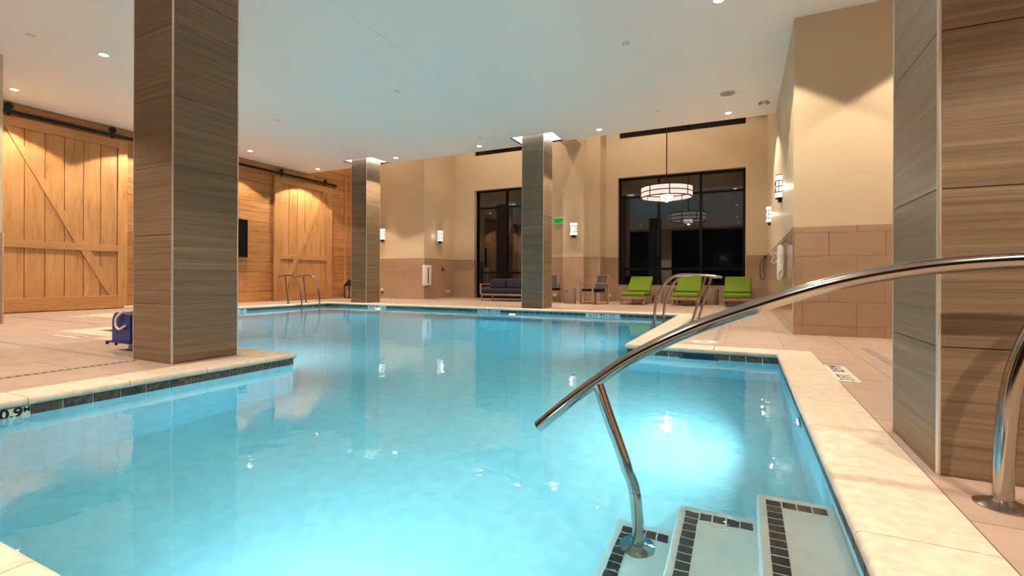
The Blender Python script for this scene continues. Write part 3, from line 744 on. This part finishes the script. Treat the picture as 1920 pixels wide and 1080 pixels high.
# ------------------------------------------------------------------ sconces and pendant
def sconce(loc, rz, label):
    o = thing('wall_sconce', label, 'wall lamp', loc, rz, 'banded glass wall sconces')
    # local: wall at y=0, lamp towards -y
    w_, h_, d_ = .115, .40, .10
    prof = [(-w_, 0), (-w_, -.055), (-w_ * .62, -d_), (w_ * .62, -d_), (w_, -.055), (w_, 0)]
    g = MB().prism(prof, -h_ / 2, h_ / 2).build('glass', 'sconce_glass', o)
    def band(z0, z1, grow, nm, mat='black_metal'):
        MB().prism([(x * (1 + grow), y * (1 + grow)) for x, y in prof], z0, z1).build(nm, mat, o)
    band(h_ / 2, h_ / 2 + .012, .03, 'top_cap'); band(-h_ / 2 - .012, -h_ / 2, .03, 'bottom_cap')
    for z in (-.1, 0, .1): band(z - .007, z + .007, .05, 'band')
    for x in (-w_ * .66, 0, w_ * .66): MB().box(x - .007, x + .007, -d_ - .008, -d_ + .004, -.10, .10).build('bar', 'black_metal', o)
    for s in (-1, 1): MB().box(s * w_ * 1.03 - .006, s * w_ * 1.03 + .006, -.06, -.05, -.12, .12).build('bar', 'black_metal', o)
    MB().prism([(x * .5, y * .6) for x, y in prof], -h_ / 2 - .075, -h_ / 2 - .012).build('finial', 'black_metal', o)
    lamp('POINT', 'bulb', o, (0, -.15, 0), SCONCE_W, WARM, shadow_soft_size=.02)
sconce((-12.13, 13.99, 2.38), 0, 'glass wall sconce just right of the most distant column')
sconce((-10.24, 14.95, 2.33), R(90), 'glass wall sconce on the wall return above the white dispenser')
sconce((-4.99, PY2, 2.37), 0, 'glass wall sconce on the pier above the side table')
sconce((XR, 9.93, 2.43), R(-90), 'nearer glass sconce on the right wall')
sconce((XR, 13.9, 2.41), R(-90), 'farther glass sconce on the right wall beside the window')
o = thing('pendant_lamp', 'large round drum pendant lamp with black bands hanging before the window', 'pendant lamp', (-1.87, 13.4, 2.89))
MB().tube([(0, 0, .22), (0, 0, ZH - 2.89)], .014, 8).build('rod', 'black_metal', o)
RO = .66
m = MB(); m.lathe([(RO, .05), (RO, .315)], 48, cap=False); m.lathe([(RO - .012, .315), (RO - .012, .05)], 48, cap=False)
sh = m.build('drum_shade', 'pendant_shade', o, True)
for z in (.05, .18, .315): MB().lathe([(RO - .02, z - .012), (RO + .008, z - .012), (RO + .008, z + .012), (RO - .02, z + .012), (RO - .02, z - .012)], 48, cap=False).build('band', 'black_metal', sh, True)
for i in range(8):
    a = 2 * math.pi * i / 8 + .25
    MB().box(RO - .016, RO + .009, -.012, .012, .05, .315).build('strap', 'black_metal', sh, rot=(0, 0, a))
MB().lathe([(RO - .02, .312), (.0, .312)], 40, cap=False).build('top_diffuser', 'pendant_shade', o)
cr = MB().lathe([(.0, -.02), (.155, -.02), (.165, .0), (.165, .24), (.0, .24)], 28, cap=False).build('core_glass', 'pendant_core', o, True)
for z in (.0, .12): MB().lathe([(.16, z - .007), (.172, z - .007), (.172, z + .007), (.16, z + .007)], 28, cap=False).build('band', 'black_metal', cr)
for i in range(6):
    MB().box(.163, .174, -.006, .006, 0, .24).build('strap', 'black_metal', cr, rot=(0, 0, i * math.pi / 3 + .4))
MB().lathe([(.03, -.06), (.05, -.04), (.05, -.02), (.0, -.02)], 16).build('finial', 'white_plastic', cr, True)
for i in range(4):
    a = i * math.pi / 2; MB().tube([(0, 0, .27), (RO * math.cos(a), RO * math.sin(a), .27)], .008, 6).build('spoke', 'black_metal', o)
lamp('POINT', 'bulb', o, (0, 0, -.085), 60, WARM, shadow_soft_size=.02)

# ------------------------------------------------------------------ steel rails
# entry rail over the steps
YH = 2.17
o = thing('hand_rail', 'polished steel entry rail sweeping over the pool steps', 'hand rail', (.79, YH, 0))
ox = .79
bar = spline([(x - ox, 0, z) for x, z in ((-.90, .035), (-.75, .17), (-.61, .285), (-.45, .405), (-.22, .535), (.01, .635), (.28, .735), (.53, .795), (.74, .822), (.95, .828), (1.15, .81))], 8)
MB().tube(bar, .0285, 20).build('top_bar', 'steel', o, True)
lp = spline([(-.605 - ox, 0, .27), (-.555 - ox, 0, .13), (-.505 - ox, .0, .0), (-.468 - ox, .0, -.11), (-.442 - ox, .0, -.26), (-.430 - ox, .0, -.42), (-.424 - ox, .0, -.60), (-.423 - ox, .0, -.798)], 6)
MB().tube(lp, .0265, 18).build('post', 'steel', o, True)
MB().tube(spline([(0, 0, 0), (0, 0, .15), (.012, 0, .34), (.035, 0, .48), (.085, 0, .62), (.17, 0, .74), (.27, 0, .805)], 6), .0275, 18).build('post', 'steel', o, True)
fl_prof = [(.029, .025), (.036, .020), (.060, .012), (.078, .004), (.078, 0)]
MB().lathe(fl_prof, 32, cap=False).build('flange', 'steel', o, True)
MB().lathe(fl_prof, 28, cap=False).build('flange', 'steel', o, True, loc=(-.423 - ox, 0, -.799))
# ladder grab rails
def grab(base, dirx, label, group, top, entry, end):
    """base post on deck, bar runs over it and down into the water along local x (dirx = +1 water on +x)"""
    o = thing('grab_rail', label, 'grab rail', (base[0], base[1], 0), group=group); s = dirx
    MB().tube(spline([(s * (-end), 0, top - .03), (s * (-end + .22), 0, top), (s * (entry * .35), 0, top + .005), (s * entry * .68, 0, top - .12), (s * entry * .90, 0, top - .38), (s * entry, 0, .1), (s * entry, 0, -.45)], 8), .024, 14).build('top_bar', 'steel', o, True)
    return o
for y, lb in ((9.72, 'nearer steel grab rail in front of the far barn door'), (10.36, 'farther steel grab rail in front of the far barn door')):
    o = grab((-11.93, y, 0), 1, lb, 'grab rails by the far barn door', .80, .55, .42)
    MB().tube([(-.14, 0, .80), (0, 0, .02)], .022, 12).build('post', 'steel', o, True)
    MB().lathe([(.024, .02), (.05, .008), (.06, 0)], 18, cap=False).build('flange', 'steel', o, True)
for y, xb, lb in ((8.87, -.80, 'nearer steel grab rail in front of the green loungers'), (9.72, -.76, 'farther steel grab rail in front of the green loungers')):
    o = grab((xb, y, 0), -1, lb, 'grab rails by the loungers', .82, .64, .40)
    MB().tube([(.22, 0, .82), (0, 0, .02)], .022, 12).build('post', 'steel', o, True)
    MB().lathe([(.024, .02), (.05, .008), (.06, 0)], 18, cap=False).build('flange', 'steel', o, True)

# ------------------------------------------------------------------ sofa, chairs, tables, loungers
o = thing('sofa', 'navy cushioned outdoor sofa with wooden frame behind the middle column', 'sofa', (-6.98, 14.4, 0))
for x in (-0.93, 0.93):
    for y in (-.38, .38): MB().tube([(x * .985, y, .24), (x, y, 0)], [.03, .018], 10).build('leg', 'furniture_wood', o, True)
MB().box(-0.95, 0.95, -.42, .42, .19, .245, .008).build('seat_frame', 'furniture_wood', o)
for s in (-1, 1):
    arm = MB().box(s * 0.95 - .03, s * 0.95 + .03, -.43, .38, .535, .58, .01).build('arm_rest', 'furniture_wood', o)
    MB().box(s * 0.95 - .024, s * 0.95 + .024, -.42, -.37, .24, .54).build('arm_post', 'furniture_wood', arm); MB().box(s * 0.95 - .024, s * 0.95 + .024, .30, .35, .24, .54).build('arm_post', 'furniture_wood', arm)
    MB().box(s * 0.95 - .015, s * 0.95 + .015, -.37, .30, .40, .45).build('arm_slat', 'furniture_wood', arm)
MB().box(-.91, .91, .37, .41, .69, .735, .008).build('back_rail', 'furniture_wood', o)
for i in range(8): MB().box(-.87 + i * .25 - .02, -.87 + i * .25 + .02, .375, .40, .24, .70).build('back_slat', 'furniture_wood', o)
MB().box(-.91, .91, -.43, .36, .245, .42, .045, 3).build('seat_cushion', 'navy', o, True)
for i in range(3):
    x = -.605 + i * .605; c = MB().box(-.29, .29, -.08, .08, -.18, .18, .065, 3).build('back_cushion', 'navy', o, True, loc=(x, .24, .565), rot=(R(-14), 0, 0))
def arm_chair(loc, rz, label):
    o = thing('arm_chair', label, 'chair', loc, rz, 'wood frame arm chairs by the pier')
    for s in (-1, 1):
        x = s * .29
        MB().box(x - .022, x + .022, -.31, -.265, 0, .60, .004, 1).build('leg', 'furniture_wood', o); MB().box(x - .022, x + .022, .265, .31, 0, .60, .004, 1).build('leg', 'furniture_wood', o)
        MB().box(x - .03, x + .03, -.32, .33, .60, .63, .005, 1).build('arm_rest', 'furniture_wood', o); MB().box(x - .02, x + .02, -.265, .265, .0, .035).build('skid', 'furniture_wood', o)
        MB().beam((s * .25, .20, .36), (s * .25, .36, .86), .03, .035).build('back_post', 'furniture_wood', o)
    MB().box(-.27, .27, -.29, -.25, .33, .385).build('front_rail', 'furniture_wood', o); MB().box(-.27, .27, .2, .24, .33, .385).build('rear_rail', 'furniture_wood', o)
    MB().box(-.27, .27, -.25, .2, .345, .375).build('seat_panel', 'sling', o)
    MB().box(-.26, .26, -.28, .22, .38, .45, .025, 2).build('seat_cushion', 'black_cushion', o, True)
    MB().box(-.235, .235, -.008, .008, 0, .50).build('sling_back', 'sling', o, loc=(0, .215, .37), rot=(R(-17.7), 0, 0))
    MB().box(-.26, .26, .345, .38, .84, .87, .005, 1).build('top_rail', 'furniture_wood', o)
arm_chair((-4.02, 13.96, 0), R(-35), 'arm chair with grey sling back right of the log side table')
arm_chair((-5.52, 14.30, 0), R(28), 'arm chair half hidden behind the middle column')
def log_table(loc, r, h_, label, slot=True):
    o = thing('side_table', label, 'side table', loc, group='drum side tables')
    MB().lathe([(r * .96, 0), (r, .02), (r * 1.01, h_ * .5), (r, h_ - .02), (r * .97, h_), (0, h_)], 28).build('body', 'stool_wood', o, True)
    MB().lathe([(r * .955, .0), (r * .955, .006), (0, .006)], 28).build('top', 'furniture_wood', o, loc=(0, 0, h_))
    if slot: MB().box(-.05, .05, -r - .012, -r * .9, h_ - .11, h_ - .075, .01, 2).build('grip_slot', 'slot_dark', o, rot=(0, 0, R(-25)))
log_table((-4.75, 13.90, 0), .185, .47, 'log-like side table with a dark grip slot between the arm chairs')
log_table((-2.08, 15.35, 0), .2, .46, 'drum side table between the left and middle loungers', False)
log_table((-.85, 15.30, 0), .2, .46, 'drum side table between the middle and right loungers', False)
def lounger(loc, label):
    o = thing('chaise_lounge', label, 'lounger', loc, group='lime green loungers')
    W = .35; L_ = 1.75
    for s in (-1, 1):
        for y in (.05, L_ - .12): MB().box(s * (W - .03) - .03, s * (W - .03) + .03, y - .03, y + .03, 0, .2, .004, 1).build('leg', 'furniture_wood', o)
        MB().box(s * W - .022, s * W + .022, 0, L_, .165, .245, .006, 1).build('side_rail', 'furniture_wood', o)
        MB().beam((s * .2, 1.05, .22), (s * .2, 1.32, .52), .03, .03).build('back_stay', 'furniture_wood', o)
    MB().box(-W, W, -.005, .04, .165, .245, .006, 1).build('end_rail', 'furniture_wood', o); MB().box(-W, W, L_ - .04, L_, .165, .245, .006, 1).build('end_rail', 'furniture_wood', o)
    for i in range(6): MB().box(-W + .02, W - .02, .12 + i * .15, .19 + i * .15, .215, .24).build('slat', 'furniture_wood', o)
    MB().box(-W + .005, W - .005, -.01, 1.06, .245, .365, .04, 3).build('seat_cushion', 'lime', o, True)
    MB().box(-W + .005, W - .005, 0, .72, -.055, .055, .04, 3).build('back_cushion', 'lime', o, True, loc=(0, .93, .37), rot=(R(37), 0, 0))
    MB().box(-W + .04, W - .04, 0, .70, -.02, 0).build('back_panel', 'furniture_wood', o, loc=(0, .985, .30), rot=(R(37), 0, 0))
lounger((-2.90, 14.0, 0), 'leftmost lime green lounger under the wide window')
lounger((-1.47, 14.05, 0), 'middle lime green lounger behind the grab rails')
lounger((-.15, 14.1, 0), 'rightmost lime green lounger near the right wall')

# ------------------------------------------------------------------ small wall and floor things
o = thing('wall_dispenser', 'white slotted dispenser box on the tiled wall return', 'dispenser', (-10.236, 14.08, .49))
MB().box(0, .11, -.2, .2, 0, .73, .012, 2).build('case', 'white_plastic', o, True); MB().box(.108, .113, -.03, .03, .09, .64).build('slot', 'slot_dark', o)
o = thing('fire_alarm', 'small dark red alarm on the tiled wall return', 'alarm', (-10.238, 15.13, 1.13))
MB().box(0, .05, -.06, .06, -.09, .09, .01, 2).build('case', 'red_plastic', o, True); MB().lathe([(.03, 0), (.022, .02), (0, .02)], 14).build('strobe', 'white_plastic', o, True, loc=(.05, 0, .03), rot=(0, R(90), 0))
def outlet(loc, rz, label, n=1):
    o = thing('wall_outlet', label, 'outlet', loc, rz, 'white wall outlets')
    for k in range(n):
        p = MB().box(-.06 + k * .17, .06 + k * .17, -.018, 0, -.05, .05, .004, 1).build('plate', 'white_plastic', o)
        for z in (-.02, .02): MB().box(-.016 + k * .17, .016 + k * .17, -.020, -.018, z - .012, z + .012).build('socket', 'grey_plastic', p)
outlet((-10.236, 15.42, .235), R(90), 'double white outlet low on the tiled wall return', 2)
outlet((-4.08, YW - .013, .2), 0, 'white outlet low beside the arm chair under the pier')
outlet((-5.75, PY - .013, .2), 0, 'white outlet low between the arm chair and the log table')
o = thing('wall_bracket_lamp', 'tiny white fitting low on the wall at the distant column edge', 'fitting', (-12.12, 13.986, .28))
MB().box(-.04, .04, -.06, 0, -.02, .09, .015, 2).build('cover', 'white_plastic', o, True); MB().box(-.025, .025, -.05, 0, -.09, -.02, .008, 1).build('nozzle', 'black_metal', o)
o = thing('exit_sign', 'green lit EXIT sign on the pier left of the sconce', 'exit sign', (-5.61, PY, 2.70))
MB().box(-.165, .165, -.045, 0, -.115, .115, .006, 1).build('case', 'exit_white', o)
MB().box(-.135, .135, -.047, -.045, -.09, .09).build('panel', 'exit_green', o)
text('lettering', 'EXIT', .16, 'marker_black', o, Matrix.Translation((0, -.0485, 0)) @ Matrix.Rotation(R(90), 4, 'X'))
# rescue tube
o = thing('rescue_tube', 'white rescue float with looped rope hanging on the right wall', 'rescue tube', (.535, 8.8, .74))
MB().tube([(0, 0, 0), (0, 0, .03), (0, 0, .25), (0, 0, .48), (0, 0, .54), (0, 0, .57)], [.03, .05, .054, .05, .045, .02], 16).build('float', 'white_plastic', o, True)
MB().tube(spline([(.0, 0, .56), (.06, 0, .62), (.07, 0, .66)], 6), .006, 8).build('hook', 'black_metal', o)
MB().tube(spline([(-.03, -.05, .5), (.0, -.09, .4), (.03, -.07, .28), (.02, -.05, .18), (-.04, -.07, .12), (-.03, -.09, .05), (.02, -.07, .07), (.035, -.05, .14), (.0, -.04, .2)], 6), .005, 8).build('rope', 'white_plastic', o, True)
MB().tube(spline([(-.05, .0, .42), (-.11, .02, .46), (-.15, .03, .45), (-.10, .04, .38), (-.13, .04, .31), (-.08, .02, .28), (-.05, .0, .33)], 6), .006, 8).build('rope', 'white_plastic', o, True)
o = thing('hanging_cable', 'thin black looped cable hanging in the corner right of the window', 'cable', (.5, YW - .05, .75))
MB().tube(spline([(.07, 0, .66), (.02, -.02, .62), (-.05, -.02, .45), (-.06, -.02, .25), (-.04, -.02, .05), (.02, -.02, .0), (.05, -.02, .12), (.02, -.02, .35), (.06, 0, .62)], 8), .008, 8).build('loop', 'black_metal', o, True)
MB().box(.05, .09, -.03, .035, .64, .70).build('hook', 'black_metal', o)
# lantern
o = thing('floor_lantern', 'black candle lantern on the floor beside the most distant column', 'lantern', (-13.18, 13.38, 0))
MB().box(-.13, .13, -.13, .13, 0, .04).build('base', 'black_metal', o)
for sx in (-1, 1):
    for sy in (-1, 1): MB().box(sx * .12 - .012, sx * .12 + .012, sy * .12 - .012, sy * .12 + .012, .04, .46).build('post', 'black_metal', o)
MB().box(-.135, .135, -.135, .135, .45, .49).build('collar', 'black_metal', o)
MB().lathe([(.185, .49), (.09, .60), (.05, .62), (.05, .66), (.0, .70)], 4, a0=R(45), a1=R(405)).build('roof', 'black_metal', o)
for x, y, hh in ((-.04, -.04, .24), (.05, .02, .19)): MB().lathe([(.04, .04), (.04, .04 + hh), (.0, .04 + hh)], 16).build('candle', 'candle', o, True, loc=(x, y, 0))
for r_ in (0, 90, 180, 270): MB().quad((-.11, -.12, .04), (.11, -.12, .04), (.11, -.12, .45), (-.11, -.12, .45)).build('pane', 'lantern_glass', o, rot=(0, 0, R(r_)))
# pool lift
o = thing('pool_lift', 'blue covered pool lift with white base half hidden by the left column', 'pool lift', (-5.66, 2.74, 0))
MB().lathe([(.14, 0), (.14, .006), (.12, .012), (0, .012)], 24).build('base_plate', 'grey_plastic', o, True)
MB().tube([(0, 0, .01), (0, 0, .10)], .035, 14).build('post', 'white_plastic', o, True)
MB().box(-.24, .18, -.13, .13, .092, .106, .004, 1).build('foot_tray', 'blue_plastic', o)
for x in (-.22, -.05): MB().lathe([(.012, -.012), (.014, .0), (.012, .012)], 10).build('caster', 'black_metal', o, True, loc=(x, -.12, .082))
m = MB(); prof = [(-.17, .106), (.16, .106), (.16, .38), (-.09, .40), (-.13, .385), (-.155, .355), (-.17, .31)]
A = [m.b.verts.new((x, -.10, z)) for x, z in prof]; B = [m.b.verts.new((x, .10, z)) for x, z in prof]
m.b.faces.new(A); m.b.faces.new(B[::-1])
for i in range(len(prof)): m.b.faces.new((A[i], A[(i + 1) % len(prof)], B[(i + 1) % len(prof)], B[i]))
m.build('cover', 'blue_plastic', o)
MB().tube(spline([(.06, -.115, .41), (-.02, -.125, .36), (-.05, -.125, .30), (-.03, -.125, .25), (.03, -.125, .235), (.10, -.115, .27)], 8), .012, 10).build('hose', 'white_plastic', o, True)
MB().box(-.13, .25, -.02, .24, .435, .46, .008, 2).build('seat', 'white_plastic', o, True)
MB().tube([(.14, .1, .38), (.14, .1, .44)], .02, 10).build('seat_post', 'white_plastic', o, True)
# floor drains and markers
def drain(x0, x1, y0, y1, label, slots=False):
    o = thing('floor_drain', label, 'drain', ((x0 + x1) / 2, (y0 + y1) / 2, 0), group='deck drains'); hx, hy = (x1 - x0) / 2, (y1 - y0) / 2
    MB().box(-hx, hx, -hy, hy, -.003, .0025).build('channel', 'drain', o)
    if slots:
        m = MB(); n = int(max(hx, hy) * 2 / .05)
        for i in range(n):
            t = -max(hx, hy) + (i + .5) * 2 * max(hx, hy) / n
            if hy > hx: m.box(-hx * .7, hx * .7, t - .014, t + .014, .0025, .0035)
            else: m.box(t - .014, t + .014, -hy * .7, hy * .7, .0025, .0035)
        tag(m.build('slots', 'slot_dark', o), kind='stuff')
drain(-.34, -.27, 6.5, 11.4, 'long grey deck drain running towards the loungers')
drain(1.17, 1.25, 4.6, 6.45, 'short grey deck drain in front of the right wall face')
drain(-7.9, -5.12, 2.40, 2.47, 'grey deck drain ending at the near left column')
drain(-12.35, -9.25, 4.0, 4.07, 'grey deck drain in front of the near barn door')
drain(-4.99, -4.95, .7, 2.44, 'dotted slot drain along the left coping', True)
def deck_marker(cx, cy_, wx, wy, rz, lines, label, icon=None):
    o = thing('deck_marker', label, 'depth marker', (cx, cy_, 0), rz, 'deck depth markers')
    MB().box(-wx / 2, wx / 2, -wy / 2, wy / 2, -.003, .0025).build('plate', 'marker_white', o)
    for s, x, y, sz in lines: text('lettering', s, sz, 'marker_black', o, Matrix.Translation((x, y, .0033)))
    if icon:
        q = MB(); no_diving(q, 0, 0, icon[2]); me = q.mesh('no_diving_symbol'); me.transform(Matrix.Translation((icon[0], icon[1], .0036)) @ Matrix.Rotation(R(-90), 4, 'X')); link('no_diving_symbol', me, 'marker_black', o)
deck_marker(.715, 4.66, .72, .15, R(90), [('3 FT', -.20, 0, .13), ('0.9 M', .19, 0, .13)], 'white depth marker tile lettered 3 FT beside the right coping', None)
deck_marker(-7.75, 3.07, .62, .15, 0, [('3 FT', -.16, 0, .13), ('0.9 M', .17, 0, .10)], 'white depth marker tile in front of the spa coping')
deck_marker(-11.4, 4.66, .62, .15, 0, [('4 FT', -.16, 0, .13), ('1.2 M', .17, 0, .10)], 'distant white depth marker tile before the near barn door')
o = thing('no_diving_disc', 'white round no diving disc on the deck behind the notch coping', 'deck marker', (-.43, 6.22, 0))
MB().lathe([(.15, -.002), (.15, .0025), (0, .0025)], 28).build('disc', 'marker_white', o)
q = MB(); no_diving(q, 0, 0, .055); me = q.mesh('symbol'); me.transform(Matrix.Translation((0, 0, .0034)) @ Matrix.Rotation(R(-90), 4, 'X')); link('symbol', me, 'marker_black', o)
